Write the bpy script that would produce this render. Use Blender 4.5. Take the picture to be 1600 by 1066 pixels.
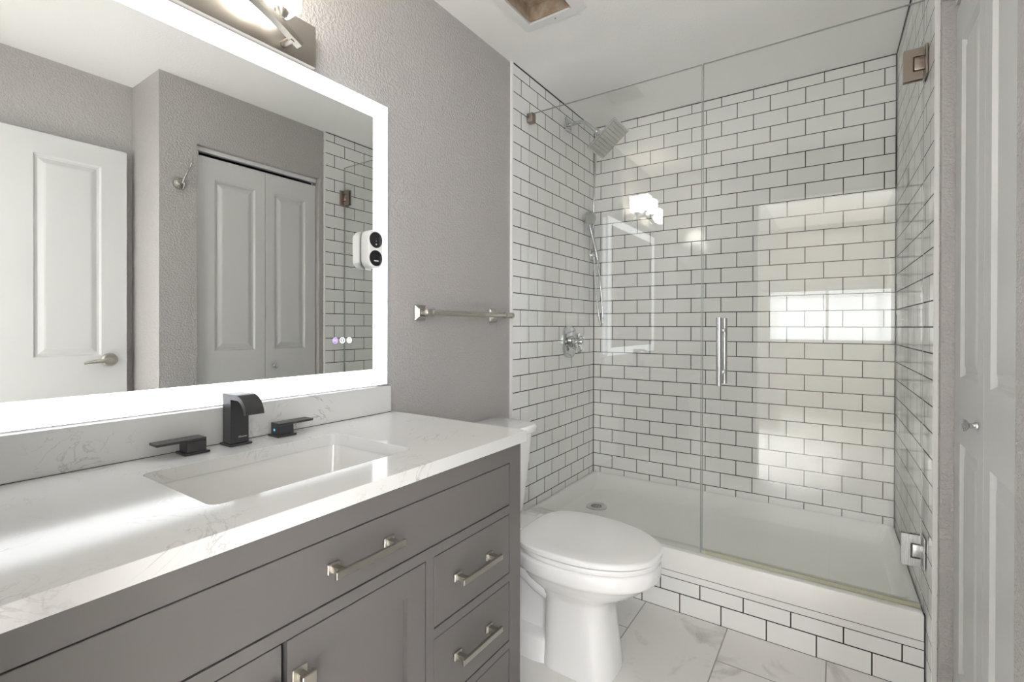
import bpy, bmesh, math
from math import sin, cos, pi, radians
from mathutils import Vector, Matrix

for o in list(bpy.data.objects):
    bpy.data.objects.remove(o)
scene = bpy.context.scene
COL = scene.collection

# ------------------------------------------------------------------ camera
cam_d = bpy.data.cameras.new('camera')
cam = bpy.data.objects.new('camera', cam_d)
COL.objects.link(cam)
th, pit, rol = 0.59531, -0.0035085, 0.0023076
R0 = Vector((cos(th), sin(th), 0)); F0 = Vector((-sin(th), cos(th), 0)); U0 = Vector((0, 0, 1))
F = F0 * cos(pit) + U0 * sin(pit)
U = U0 * cos(pit) - F0 * sin(pit)
Rr = R0 * cos(rol) + U * sin(rol)
Uu = U * cos(rol) - R0 * sin(rol)
m = Matrix(((Rr.x, Uu.x, -F.x, 1.2707), (Rr.y, Uu.y, -F.y, -2.7921), (Rr.z, Uu.z, -F.z, 1.15555), (0, 0, 0, 1)))
cam.matrix_world = m
cam_d.sensor_fit = 'HORIZONTAL'
cam_d.sensor_width = 36.0
cam_d.lens = 750.08 * 36.0 / 1600.0
cam_d.shift_y = (512.955 - 533.0) / 1600.0
cam_d.clip_start = 0.01
scene.camera = cam

# ------------------------------------------------------------------ world, light, exposure
w = bpy.data.worlds.new('world'); scene.world = w
w.use_nodes = True
w.node_tree.nodes['Background'].inputs[0].default_value = (0.86, 0.93, 1.0, 1)
w.node_tree.nodes['Background'].inputs[1].default_value = 1.6
vs = scene.view_settings
vs.view_transform = 'Standard'
vs.look = 'None'
vs.gamma = 1.0
vs.use_curve_mapping = False
vs.exposure = 0.28
cy = scene.cycles
cy.max_bounces = 14
cy.diffuse_bounces = 8
cy.glossy_bounces = 8
cy.transparent_max_bounces = 24
cy.use_adaptive_sampling = False
cy.caustics_reflective = False
cy.caustics_refractive = False
cy.sample_clamp_indirect = 6.0

def area(name, loc, rot, sx, sy, power, col):
    d = bpy.data.lights.new(name, 'AREA'); d.shape = 'RECTANGLE'; d.size = sx; d.size_y = sy
    d.energy = power; d.color = col
    o = bpy.data.objects.new(name, d); COL.objects.link(o); o.location = loc; o.rotation_euler = rot
    return o
SHADE_E = 13.0        # glass shades of the vanity light
BAND_E = 2.4         # frosted light band of the mirror
# light of the room behind the doorway: its reflected window, then added fill panels
area('window_daylight', (1.165, -6.035, 1.305), (radians(90), 0, 0), 1.33, 0.68, 13.0, (0.93, 0.96, 1.0))
area('added_right_fill', (2.75, -4.6, 1.5), (radians(90), 0, radians(28)), 1.2, 1.6, 58.0, (0.955, 0.965, 1.0))  # added fill from behind right for the vanity side; no window here
area('added_left_fill', (-0.35, -4.7, 1.45), (radians(90), 0, radians(-32)), 1.2, 1.6, 36.0, (0.90, 0.955, 1.0))  # added fill from behind left for closet and right wall; no window here
for sx_, sp_ in ((0.1, 1000.0), (2.9, 120.0)):
    bounce_l = area('added_carpet_bounce', (sx_, -3.6, 2.35), (0, 0, 0), 1.2, 1.2, sp_, (0.955, 0.97, 1.0))  # added beams onto the carpet; their bounce lifts the bathroom ceiling
    bounce_l.data.spread = radians(35)
area('added_warm_panel', (1.17, -5.1, 2.43), (0, 0, 0), 1.05, 1.5, 5.0, (1.0, 0.90, 0.80))  # added panel that makes the warm patch reflected in the shower glass

# ------------------------------------------------------------------ helpers
class MB:
    def __init__(self): self.bm = bmesh.new()
    def face(self, pts):
        vs_ = [self.bm.verts.new(p) for p in pts]
        return self.bm.faces.new(vs_)
    def box(self, a, b, bev=0.0, seg=2):
        x0, y0, z0 = [min(p, q) for p, q in zip(a, b)]; x1, y1, z1 = [max(p, q) for p, q in zip(a, b)]
        v = [self.bm.verts.new(p) for p in ((x0,y0,z0),(x1,y0,z0),(x1,y1,z0),(x0,y1,z0),(x0,y0,z1),(x1,y0,z1),(x1,y1,z1),(x0,y1,z1))]
        fs = [self.bm.faces.new([v[i] for i in q]) for q in ((0,3,2,1),(4,5,6,7),(0,1,5,4),(1,2,6,5),(2,3,7,6),(3,0,4,7))]
        if bev > 0:
            es = set(e for f in fs for e in f.edges)
            bmesh.ops.bevel(self.bm, geom=list(es), offset=bev, segments=seg, profile=0.5, affect='EDGES')
        return self
    def loft(self, rings, cap0=True, cap1=True, closed=True):
        rv = [[self.bm.verts.new(p) for p in r] for r in rings]
        n = len(rv[0])
        for i in range(len(rv) - 1):
            for j in range(n if closed else n - 1):
                k = (j + 1) % n
                self.bm.faces.new((rv[i][j], rv[i][k], rv[i+1][k], rv[i+1][j]))
        if cap0: self.bm.faces.new(list(reversed(rv[0])))
        if cap1: self.bm.faces.new(rv[-1])
        return self
    def cyl(self, p0, p1, r0, r1=None, n=24, cap=True):
        r1 = r0 if r1 is None else r1
        return self.lathe_axis(p0, p1, [(0, r0), (1, r1)], n, cap)
    def lathe_axis(self, p0, p1, prof, n=24, cap=True):
        """prof: (t along the axis 0..1, radius)"""
        p0 = Vector(p0); p1 = Vector(p1); d = p1 - p0
        q = d.normalized().to_track_quat('Z', 'Y')
        rings = []
        for t, r in prof:
            c = p0 + d * t
            rings.append([c + q @ Vector((r * cos(2*pi*i/n), r * sin(2*pi*i/n), 0)) for i in range(n)])
        return self.loft(rings, cap, cap)
    def tube(self, pts, r, n=14, cap=True):
        pts = [Vector(p) for p in pts]
        rs = r if isinstance(r, (list, tuple)) else [r] * len(pts)
        rings = []; up = None
        for i, p in enumerate(pts):
            t = (pts[min(i+1, len(pts)-1)] - pts[max(i-1, 0)]).normalized()
            if up is None:
                up = t.orthogonal().normalized()
            up = (up - t * up.dot(t)).normalized()
            s = t.cross(up)
            rings.append([p + (up * cos(2*pi*k/n) + s * sin(2*pi*k/n)) * rs[i] for k in range(n)])
        return self.loft(rings, cap, cap)
    def sphere(self, c, r, sc=(1, 1, 1)):
        bmesh.ops.create_uvsphere(self.bm, u_segments=24, v_segments=14, radius=1.0,
                                  matrix=Matrix.Translation(c) @ Matrix.Diagonal((r*sc[0], r*sc[1], r*sc[2], 1)))
        return self
    def prism(self, prof, fn, w0, w1):
        """prof: 2-D outline; fn(u, v, w) -> point; extruded from w0 to w1"""
        return self.loft([[fn(u, v, w0) for u, v in prof], [fn(u, v, w1) for u, v in prof]])

def build(name, mb, mat, parent=None, smooth=None, bevel=None):
    me = bpy.data.meshes.new(name)
    bmesh.ops.recalc_face_normals(mb.bm, faces=mb.bm.faces)
    if parent is not None:
        off = Vector((0, 0, 0)); p = parent
        while p is not None:
            off += p.location; p = p.parent
        bmesh.ops.translate(mb.bm, verts=mb.bm.verts, vec=-off)
    mb.bm.to_mesh(me); mb.bm.free()
    o = bpy.data.objects.new(name, me); COL.objects.link(o)
    if mat is not None: me.materials.append(mat)
    if parent is not None: o.parent = parent
    if smooth is not None:
        me.shade_smooth()
        me.set_sharp_from_angle(angle=radians(smooth))
    if bevel:
        b = o.modifiers.new('bevel', 'BEVEL'); b.width = bevel; b.segments = 2; b.limit_method = 'ANGLE'; b.angle_limit = radians(40)
        b.harden_normals = True
        me.shade_smooth(); me.set_sharp_from_angle(angle=radians(40))
    return o
def thing(name, label, cat, loc=(0, 0, 0), group=None):
    o = bpy.data.objects.new(name, None); COL.objects.link(o); o.location = loc; o.empty_display_size = 0.05
    o['label'] = label; o['category'] = cat
    if group: o['group'] = group
    return o
def tag(o, label, cat, group=None):
    o['label'] = label; o['category'] = cat
    if group: o['group'] = group
    return o
def lab(o, label): o['label'] = label; return o
def struct(name, mb, mat, label, cat, smooth=None, bevel=None):
    o = build(name, mb, mat, None, smooth, bevel); o['kind'] = 'structure'; o['label'] = label; o['category'] = cat
    return o
def struct_empty(name, label, cat, loc=(0, 0, 0)):
    o = thing(name, label, cat, loc); o['kind'] = 'structure'; return o
def dup(o, parent, loc):
    c = o.copy(); COL.objects.link(c); c.parent = parent; c.location = loc
    for ch in o.children:
        d = ch.copy(); COL.objects.link(d); d.parent = c
    return c

# ------------------------------------------------------------------ materials
def mat_new(name):
    m_ = bpy.data.materials.new(name); m_.use_nodes = True
    nt = m_.node_tree; b = nt.nodes['Principled BSDF']
    return m_, nt, b
def nd(nt, t, **kw):
    n = nt.nodes.new(t)
    for k, v in kw.items():
        if k in n.inputs: n.inputs[k].default_value = v
        else: setattr(n, k, v)
    return n
def mth(nt, op, a, b=None, clamp=False):
    n = nt.nodes.new('ShaderNodeMath'); n.operation = op; n.use_clamp = clamp
    for i, v in enumerate((a, b)):
        if v is None: continue
        if isinstance(v, (int, float)): n.inputs[i].default_value = v
        else: nt.links.new(v, n.inputs[i])
    return n.outputs[0]
def simple(name, col, rough=0.5, metal=0.0, noise=0.0, nscale=40.0, bump=0.0, spec=0.5, coat=0.0):
    m_, nt, b = mat_new(name)
    b.inputs['Base Color'].default_value = (*col, 1); b.inputs['Roughness'].default_value = rough
    b.inputs['Metallic'].default_value = metal; b.inputs['Specular IOR Level'].default_value = spec
    b.inputs['Coat Weight'].default_value = coat
    tc = nd(nt, 'ShaderNodeTexCoord'); nz = nd(nt, 'ShaderNodeTexNoise', Scale=nscale, Detail=3.0)
    nt.links.new(tc.outputs['Object'], nz.inputs['Vector'])
    r = nd(nt, 'ShaderNodeMapRange'); r.inputs['To Min'].default_value = max(0.0, rough - 0.04 - noise); r.inputs['To Max'].default_value = rough + 0.04 + noise
    nt.links.new(nz.outputs['Fac'], r.inputs['Value']); nt.links.new(r.outputs[0], b.inputs['Roughness'])
    if bump:
        bp = nd(nt, 'ShaderNodeBump', Strength=bump, Distance=0.002); nt.links.new(nz.outputs['Fac'], bp.inputs['Height'])
        nt.links.new(bp.outputs[0], b.inputs['Normal'])
    return m_
def emit(name, col, strength):
    m_, nt, b = mat_new(name)
    b.inputs['Base Color'].default_value = (*[0.8*c for c in col], 1)
    b.inputs['Emission Color'].default_value = (*col, 1); b.inputs['Emission Strength'].default_value = strength
    b.inputs['Roughness'].default_value = 0.3
    return m_
def brushed(name, col, rough, axis=2):
    m_, nt, b = mat_new(name)
    b.inputs['Base Color'].default_value = (*col, 1); b.inputs['Metallic'].default_value = 1.0
    tc = nd(nt, 'ShaderNodeTexCoord'); mp = nd(nt, 'ShaderNodeMapping')
    sc = [900, 900, 900]; sc[axis] = 12
    mp.inputs['Scale'].default_value = sc
    nz = nd(nt, 'ShaderNodeTexNoise', Scale=1.0, Detail=2.0)
    nt.links.new(tc.outputs['Object'], mp.inputs['Vector']); nt.links.new(mp.outputs[0], nz.inputs['Vector'])
    r = nd(nt, 'ShaderNodeMapRange'); r.inputs['To Min'].default_value = rough - 0.07; r.inputs['To Max'].default_value = rough + 0.07
    nt.links.new(nz.outputs['Fac'], r.inputs['Value']); nt.links.new(r.outputs[0], b.inputs['Roughness'])
    return m_
def wall_paint(name, col, bump=0.5):
    """knock-down textured eggshell paint"""
    m_, nt, b = mat_new(name)
    b.inputs['Base Color'].default_value = (*col, 1)
    b.inputs['Specular IOR Level'].default_value = 0.4
    tc = nd(nt, 'ShaderNodeTexCoord')
    n1 = nd(nt, 'ShaderNodeTexNoise', Scale=110.0, Detail=2.0, Roughness=0.55)
    n2 = nd(nt, 'ShaderNodeTexNoise', Scale=30.0, Detail=2.0)
    for n in (n1, n2): nt.links.new(tc.outputs['Object'], n.inputs['Vector'])
    r = nd(nt, 'ShaderNodeValToRGB'); r.color_ramp.elements[0].position = 0.40; r.color_ramp.elements[1].position = 0.62
    nt.links.new(n1.outputs['Fac'], r.inputs[0])
    h = mth(nt, 'ADD', r.outputs[0], mth(nt, 'MULTIPLY', n2.outputs['Fac'], 0.8))
    bp = nd(nt, 'ShaderNodeBump', Strength=bump, Distance=0.003)
    nt.links.new(h, bp.inputs['Height']); nt.links.new(bp.outputs[0], b.inputs['Normal'])
    b.inputs['Roughness'].default_value = 0.42
    return m_
def tile_mat(name, ui, uoff, vi, voff, bw, rh, mortar, tcol, gcol, rough=0.07, wob=0.25, tilt=0.010, marble=False):
    """running-bond tile; ui / vi are the world axes the courses run along and rise along"""
    m_, nt, b = mat_new(name)
    tc = nd(nt, 'ShaderNodeTexCoord'); sp = nd(nt, 'ShaderNodeSeparateXYZ'); nt.links.new(tc.outputs['Object'], sp.inputs[0])
    cb = nd(nt, 'ShaderNodeCombineXYZ')
    nt.links.new(mth(nt, 'ADD', sp.outputs[ui], uoff), cb.inputs[0]); nt.links.new(mth(nt, 'ADD', sp.outputs[vi], voff), cb.inputs[1])
    br = nd(nt, 'ShaderNodeTexBrick')
    br.offset = 0.5; br.offset_frequency = 2; br.squash = 1.0
    br.inputs['Scale'].default_value = 1.0; br.inputs['Mortar Size'].default_value = mortar; br.inputs['Mortar Smooth'].default_value = 0.06
    br.inputs['Brick Width'].default_value = bw; br.inputs['Row Height'].default_value = rh; br.inputs['Bias'].default_value = 0.0
    br.inputs['Color1'].default_value = (0, 0, 0, 1); br.inputs['Color2'].default_value = (1, 1, 1, 1); br.inputs['Mortar'].default_value = (0.5, 0.5, 0.5, 1)
    nt.links.new(cb.outputs[0], br.inputs['Vector'])
    mixc = nd(nt, 'ShaderNodeMix', data_type='RGBA')
    if marble:
        nz = nd(nt, 'ShaderNodeTexNoise', Scale=3.2, Detail=7.0, Roughness=0.62, Distortion=1.2)
        ad = nd(nt, 'ShaderNodeVectorMath', operation='MULTIPLY_ADD')
        nt.links.new(br.outputs['Color'], ad.inputs[0]); ad.inputs[1].default_value = (7, 5, 3); nt.links.new(tc.outputs['Object'], ad.inputs[2])
        nt.links.new(ad.outputs[0], nz.inputs['Vector'])
        rp = nd(nt, 'ShaderNodeValToRGB'); e = rp.color_ramp.elements
        e[0].position = 0.30; e[0].color = (0.44, 0.435, 0.42, 1); e[1].position = 0.47; e[1].color = (*tcol, 1)
        nt.links.new(nz.outputs['Fac'], rp.inputs[0])
        nt.links.new(rp.outputs[0], mixc.inputs['A'])
    else:
        tv = nd(nt, 'ShaderNodeMix', data_type='RGBA')
        tv.inputs['A'].default_value = (*[c*0.985 for c in tcol], 1); tv.inputs['B'].default_value = (*tcol, 1)
        nt.links.new(br.outputs['Color'], tv.inputs['Factor']); nt.links.new(tv.outputs['Result'], mixc.inputs['A'])
    mixc.inputs['B'].default_value = (*gcol, 1)
    nt.links.new(br.outputs['Fac'], mixc.inputs['Factor'])
    nt.links.new(mixc.outputs['Result'], b.inputs['Base Color'])
    rr = nd(nt, 'ShaderNodeMapRange'); rr.inputs['To Min'].default_value = rough; rr.inputs['To Max'].default_value = 0.85
    nt.links.new(br.outputs['Fac'], rr.inputs['Value']); nt.links.new(rr.outputs[0], b.inputs['Roughness'])
    # every tile tilted a little, and a wavy glaze
    ge = nd(nt, 'ShaderNodeNewGeometry'); sb = nd(nt, 'ShaderNodeVectorMath', operation='SUBTRACT'); sb.inputs[1].default_value = (0.5, 0.5, 0.5)
    nt.links.new(br.outputs['Color'], sb.inputs[0])
    ml = nd(nt, 'ShaderNodeVectorMath', operation='MULTIPLY_ADD'); ml.inputs[1].default_value = (tilt, tilt*0.8, tilt*0.9)
    nt.links.new(sb.outputs[0], ml.inputs[0]); nt.links.new(ge.outputs['Normal'], ml.inputs[2])
    nm = nd(nt, 'ShaderNodeVectorMath', operation='NORMALIZE'); nt.links.new(ml.outputs[0], nm.inputs[0])
    wz = nd(nt, 'ShaderNodeTexNoise', Scale=9.0, Detail=1.0); nt.links.new(tc.outputs['Object'], wz.inputs['Vector'])
    hh = mth(nt, 'SUBTRACT', mth(nt, 'MULTIPLY', wz.outputs['Fac'], wob), br.outputs['Fac'])
    bp = nd(nt, 'ShaderNodeBump', Strength=0.6, Distance=0.0022)
    nt.links.new(hh, bp.inputs['Height']); nt.links.new(nm.outputs[0], bp.inputs['Normal']); nt.links.new(bp.outputs[0], b.inputs['Normal'])
    return m_
def quartz(name):
    m_, nt, b = mat_new(name)
    tc = nd(nt, 'ShaderNodeTexCoord')
    def vein(scale, width, mscale, m0, m1, dist, seed):
        mp = nd(nt, 'ShaderNodeMapping'); mp.inputs['Location'].default_value = (seed, seed*1.7, seed*0.6); mp.inputs['Rotation'].default_value = (0.3, 0.2, 0.7)
        nt.links.new(tc.outputs['Object'], mp.inputs['Vector'])
        n = nd(nt, 'ShaderNodeTexNoise', Scale=scale, Detail=5.0, Roughness=0.6, Distortion=dist); nt.links.new(mp.outputs[0], n.inputs['Vector'])
        d = mth(nt, 'ABSOLUTE', mth(nt, 'SUBTRACT', n.outputs['Fac'], 0.5))
        v = nd(nt, 'ShaderNodeMapRange'); v.inputs['From Min'].default_value = 0.0; v.inputs['From Max'].default_value = width
        v.inputs['To Min'].default_value = 1.0; v.inputs['To Max'].default_value = 0.0; v.interpolation_type = 'SMOOTHSTEP'
        nt.links.new(d, v.inputs['Value'])
        k = nd(nt, 'ShaderNodeTexNoise', Scale=mscale, Detail=2.0); nt.links.new(mp.outputs[0], k.inputs['Vector'])
        q = nd(nt, 'ShaderNodeMapRange'); q.inputs['From Min'].default_value = m0; q.inputs['From Max'].default_value = m1; nt.links.new(k.outputs['Fac'], q.inputs['Value'])
        return mth(nt, 'MULTIPLY', v.outputs[0], q.outputs[0], True)
    a = vein(4.2, 0.012, 5.0, 0.53, 0.68, 1.6, 3.1)
    c = vein(12.0, 0.020, 6.0, 0.52, 0.70, 1.2, 8.3)
    t = mth(nt, 'ADD', mth(nt, 'MULTIPLY', a, 0.65), mth(nt, 'MULTIPLY', c, 0.4), True)
    mx = nd(nt, 'ShaderNodeMix', data_type='RGBA'); mx.inputs['A'].default_value = (0.69, 0.69, 0.68, 1); mx.inputs['B'].default_value = (0.26, 0.25, 0.24, 1)
    nt.links.new(t, mx.inputs['Factor']); nt.links.new(mx.outputs['Result'], b.inputs['Base Color'])
    b.inputs['Roughness'].default_value = 0.11
    return m_
def glass_mat(name, tint):
    m_ = bpy.data.materials.new(name); m_.use_nodes = True; nt = m_.node_tree
    nt.nodes.remove(nt.nodes['Principled BSDF']); out = nt.nodes['Material Output']
    tr = nd(nt, 'ShaderNodeBsdfTransparent'); tr.inputs[0].default_value = (*tint, 1)
    gl = nd(nt, 'ShaderNodeBsdfGlossy'); gl.inputs['Roughness'].default_value = 0.0; gl.inputs['Color'].default_value = (1, 1, 1, 1)
    fr = nd(nt, 'ShaderNodeFresnel'); fr.inputs['IOR'].default_value = 1.5
    nz = nd(nt, 'ShaderNodeTexNoise', Scale=3.0); tc = nd(nt, 'ShaderNodeTexCoord'); nt.links.new(tc.outputs['Object'], nz.inputs['Vector'])
    mx = nd(nt, 'ShaderNodeMixShader')
    # the back face of a pane reflects as much as its front face
    ge = nd(nt, 'ShaderNodeNewGeometry')
    ior = nd(nt, 'ShaderNodeMix', data_type='FLOAT'); ior.inputs['A'].default_value = 1.52; ior.inputs['B'].default_value = 1.0/1.52
    nt.links.new(ge.outputs['Backfacing'], ior.inputs['Factor'])
    fr.inputs['IOR'].default_value = 1.5
    nt.links.new(ior.outputs['Result'], fr.inputs['IOR'])
    nt.links.new(fr.outputs[0], mx.inputs[0]); nt.links.new(tr.outputs[0], mx.inputs[1]); nt.links.new(gl.outputs[0], mx.inputs[2])
    nt.links.new(mx.outputs[0], out.inputs['Surface'])
    return m_

H, W_, Z18 = 0.0794, 0.1556, 0.998
GROUT = (0.018, 0.018, 0.017); TW = (0.85, 0.855, 0.84)
VOFF = -Z18 + 40 * H
M_tile_back = tile_mat('white_subway_tile_back', 0, -0.0478 + W_/2 + 10*W_, 2, VOFF, W_, H, 0.0021, TW, GROUT)
M_tile_side = tile_mat('white_subway_tile_left', 1, 0.8416 + W_/2 + 20*W_, 2, VOFF, W_, H, 0.0021, TW, GROUT)
M_tile_right = tile_mat('white_subway_tile_right', 1, 0.848 + 20*W_, 2, VOFF, W_, H, 0.0021, TW, GROUT)
M_tile_curb = tile_mat('white_subway_tile_curb', 0, -0.748 + W_/2 + 10*W_, 2, 0.0024 + 40*H, W_, H, 0.0021, TW, GROUT)
M_floor = tile_mat('marble_floor_tile', 1, 1.02 + 10*0.61, 0, -0.927 + 11*0.317, 0.61, 0.317, 0.0022, (0.75, 0.74, 0.715), (0.33, 0.32, 0.30), rough=0.16, wob=0.05, tilt=0.0, marble=True)
M_wall = wall_paint('grey_textured_paint', (0.42, 0.405, 0.395))
M_bedwall = wall_paint('bedroom_paint', (0.60, 0.58, 0.55), 0.3)
M_ceil = wall_paint('white_ceiling_paint', (0.93, 0.925, 0.915), 0.12)
M_white = simple('white_satin_door_paint', (0.60, 0.60, 0.595), 0.34)
M_trimw = simple('white_trim', (0.80, 0.80, 0.79), 0.35)
M_cab = simple('grey_cabinet_paint', (0.110, 0.103, 0.098), 0.42, bump=0.05, nscale=120)
M_dark = simple('gap_shade_black', (0.010, 0.009, 0.009), 0.8)
M_quartz = quartz('white_veined_quartz')
M_cer = simple('white_ceramic', (0.84, 0.84, 0.835), 0.06, coat=0.5)
M_sink = simple('white_sink_ceramic', (0.74, 0.735, 0.72), 0.12)
M_tray = simple('acrylic_shower_base', (0.84, 0.84, 0.82), 0.16)
M_nick = brushed('brushed_nickel', (0.50, 0.475, 0.43), 0.30, 1)
M_nickv = brushed('brushed_nickel_plate', (0.40, 0.37, 0.33), 0.40, 2)
M_chrome = simple('chrome', (0.64, 0.65, 0.65), 0.07, 1.0)
M_hook = brushed('dark_nickel', (0.34, 0.33, 0.30), 0.28, 2)  # nickel darker than the other fittings
M_arm = brushed('lamp_arm_nickel', (0.30, 0.28, 0.245), 0.42, 1)
M_warm = brushed('satin_nickel_warm', (0.36, 0.305, 0.265), 0.36, 2)
M_satin = brushed('satin_nickel_cool', (0.60, 0.60, 0.60), 0.26, 2)
M_black = simple('matt_black_metal', (0.045, 0.045, 0.048), 0.33, 0.3)
M_blackg = simple('black_gloss_lens', (0.012, 0.012, 0.014), 0.12)
M_plw = simple('white_plastic', (0.78, 0.78, 0.765), 0.35)
M_mark = simple('light_grey_print', (0.45, 0.45, 0.45), 0.5)
M_markw = simple('white_print', (0.85, 0.85, 0.85), 0.5)
M_mirror = simple('mirror_silver', (0.90, 0.915, 0.905), 0.0, 1.0)
M_mirror.node_tree.nodes['Principled BSDF'].inputs['Roughness'].default_value = 0.0
for l in list(M_mirror.node_tree.links):
    if l.to_socket.name == 'Roughness': M_mirror.node_tree.links.remove(l)
M_alu = simple('mirror_frame_metal', (0.40, 0.40, 0.41), 0.5, 0.6)
M_band = emit('light_band', (0.93, 0.97, 1.0), BAND_E)
M_back = emit('mirror_back_light', (0.95, 0.97, 1.0), BAND_E * 0.9)
M_shade = emit('lit_glass_shade', (1.0, 0.955, 0.885), SHADE_E)
M_btn = emit('white_touch_icon', (1, 1, 1), 0.62)
M_btnv = emit('violet_touch_icon', (0.58, 0.45, 1.0), 0.62)
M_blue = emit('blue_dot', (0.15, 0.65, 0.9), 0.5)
M_glass = glass_mat('clear_glass', (0.984, 0.988, 0.982))
M_edge = simple('green_glass_edge', (0.42, 0.46, 0.43), 0.15)
M_seal = simple('clear_sweep', (0.42, 0.42, 0.32), 0.3)
M_rust = simple('rusty_fan_metal', (0.30, 0.235, 0.18), 0.7, noise=0.1, nscale=25, bump=0.6)
M_nozzle = simple('grey_shower_face', (0.45, 0.455, 0.42), 0.2, 0.9)
M_carpet = simple('pale_carpet', (0.70, 0.68, 0.64), 0.95, bump=0.8, nscale=400)
# rusty patches on the fan housing
nt = M_rust.node_tree; nz = nd(nt, 'ShaderNodeTexNoise', Scale=22.0, Detail=6.0); rp = nd(nt, 'ShaderNodeValToRGB')
rp.color_ramp.elements[0].position = 0.35; rp.color_ramp.elements[0].color = (0.30, 0.21, 0.14, 1)
rp.color_ramp.elements[1].position = 0.62; rp.color_ramp.elements[1].color = (0.44, 0.38, 0.30, 1)
tcn = nd(nt, 'ShaderNodeTexCoord'); nt.links.new(tcn.outputs['Object'], nz.inputs['Vector']); nt.links.new(nz.outputs['Fac'], rp.inputs[0])
nt.links.new(rp.outputs[0], nt.nodes['Principled BSDF'].inputs['Base Color'])

# ------------------------------------------------------------------ the room
CZ = 2.402        # ceiling
XR = 1.492        # tile face of the right shower wall
XW = 1.518        # painted right wall
YE = -0.912       # front edge of the wall tile
YP = -2.74        # room face of the doorway wall

mb = MB(); mb.box((-0.15, 0.15, -0.05), (2.05, -2.86, 0.0))
struct('floor', mb, M_floor, 'grey-veined white marble tile floor with thin grout lines', 'floor')
# ceiling with the opening of the exhaust fan
fx0, fx1, fy0, fy1 = 0.221, 0.412, -1.312, -1.116
mb = MB()
for a, b_ in (((-0.15, 0.15), (fx0, YP - 0.12)), ((fx1, 0.15), (2.05, YP - 0.12)), ((fx0, 0.15), (fx1, fy1)), ((fx0, fy0), (fx1, YP - 0.12))):
    mb.box((a[0], a[1], CZ), (b_[0], b_[1], CZ + 0.12))
struct('ceiling', mb, M_ceil, 'white painted ceiling over the bathroom and shower', 'ceiling')
mb = MB(); mb.box((-0.15, 0.0, 0), (XR + 0.1, 0.12, CZ))
struct('wall_back', mb, M_tile_back, 'white subway tile back wall of the shower with dark grout', 'wall')
mb = MB(); mb.box((-0.15, 0.0, 0), (0.0, YE, CZ))
struct('wall_shower_left', mb, M_tile_side, 'white subway tile wall behind the shower head and valve', 'wall')
mb = MB(); mb.box((-0.15, YE, 0), (-0.010, -2.86, CZ))
struct('wall_left', mb, M_wall, 'grey textured wall behind the lit mirror and towel bar', 'wall')
mb = MB(); mb.box((-0.010, YE - 0.0005, 0.0), (0.003, YE - 0.009, CZ))
struct('trim_1', mb, M_trimw, 'white edge strip ending the shower tile beside the grey wall', 'trim')
def skew(mb):
    for v in mb.bm.verts: v.co.x += 0.0165 * max(0.0, -v.co.y) * max(0.0, min(1.0, (v.co.x - 0.2) / 1.2))
    return mb
mb = MB(); mb.box((XR, 0.0, 0), (XR + 0.12, YE, CZ)); skew(mb)
struct('wall_shower_right', mb, M_tile_right, 'white subway tile shower wall that carries the glass door hinges', 'wall')
mb = MB(); mb.box((XR + 0.0145, YE - 0.0005, 0.0), (XW, YE - 0.008, CZ))
struct('trim_2', mb, M_trimw, 'white edge strip ending the shower tile beside the closet opening', 'trim')
# right wall with the closet opening
oy0, oy1, oz = -1.655, -0.952, 2.092
mb = MB()
mb.box((XW, YE - 0.008, 0), (XW + 0.11, oy1, CZ), 0.004)
mb.box((XW, -1.810, 0), (XW + 0.11, oy0, CZ))
mb.box((XW, oy0, oz), (XW + 0.11, oy1, CZ))
struct('wall_right', mb, M_wall, 'grey textured wall around the closet doors on the right', 'wall')
mb = MB(); mb.box((XW, -1.822, 0), (1.97, -1.81, CZ)); 
struct('wall_return', mb, M_wall, 'short grey return wall beside the open door seen in the mirror', 'wall')
mb = MB(); mb.box((1.85, -1.822, 0), (1.97, -2.86, CZ))
struct('wall_far', mb, M_wall, 'grey wall behind the open white door seen in the mirror', 'wall')
mb = MB(); mb.box((-0.15, YP, 0), (0.78, YP - 0.12, CZ)); mb.box((0.78, YP, 2.08), (1.85, YP - 0.12, CZ))
struct('wall_front', mb, M_wall, 'grey doorway wall at the left end of the vanity', 'wall')
# closet interior, dark behind the bifold doors
mb = MB(); mb.box((2.0, oy0 - 0.15, 0), (2.02, oy1 + 0.04, CZ)); mb.box((XW + 0.11, oy1 + 0.02, 0), (2.0, oy1 + 0.04, CZ)); mb.box((XW + 0.11, oy0 - 0.14, 0), (2.0, oy0 - 0.15, CZ))
struct('wall_closet', mb, M_wall, 'inside walls of the closet behind the bifold doors', 'wall')
# bedroom behind the doorway (seen only as a reflection in the shower glass)
mb = MB(); mb.box((-1.2, -2.86, -0.05), (3.4, -6.1, 0.0)); struct('floor_bedroom', mb, M_carpet, 'pale carpet beyond the doorway', 'floor')
mb = MB(); mb.box((-1.2, -2.86, 2.45), (3.4, -6.1, 2.55)); struct('ceiling_bedroom', mb, M_ceil, 'white ceiling beyond the doorway', 'ceiling')
wx0, wx1, wz0, wz1 = 0.49, 1.84, 0.955, 1.655
mb = MB()
mb.box((-1.2, -6.0, 0), (wx0, -6.1, 2.45)); mb.box((wx1, -6.0, 0), (3.4, -6.1, 2.45)); mb.box((wx0, -6.0, 0), (wx1, -6.1, wz0)); mb.box((wx0, -6.0, wz1), (wx1, -6.1, 2.45)); mb.box((wx0, -6.06, wz0), (wx1, -6.1, wz1))
struct('wall_bedroom', mb, M_bedwall, 'bedroom wall with the window reflected in the shower glass', 'wall')
mb = MB()
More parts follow.
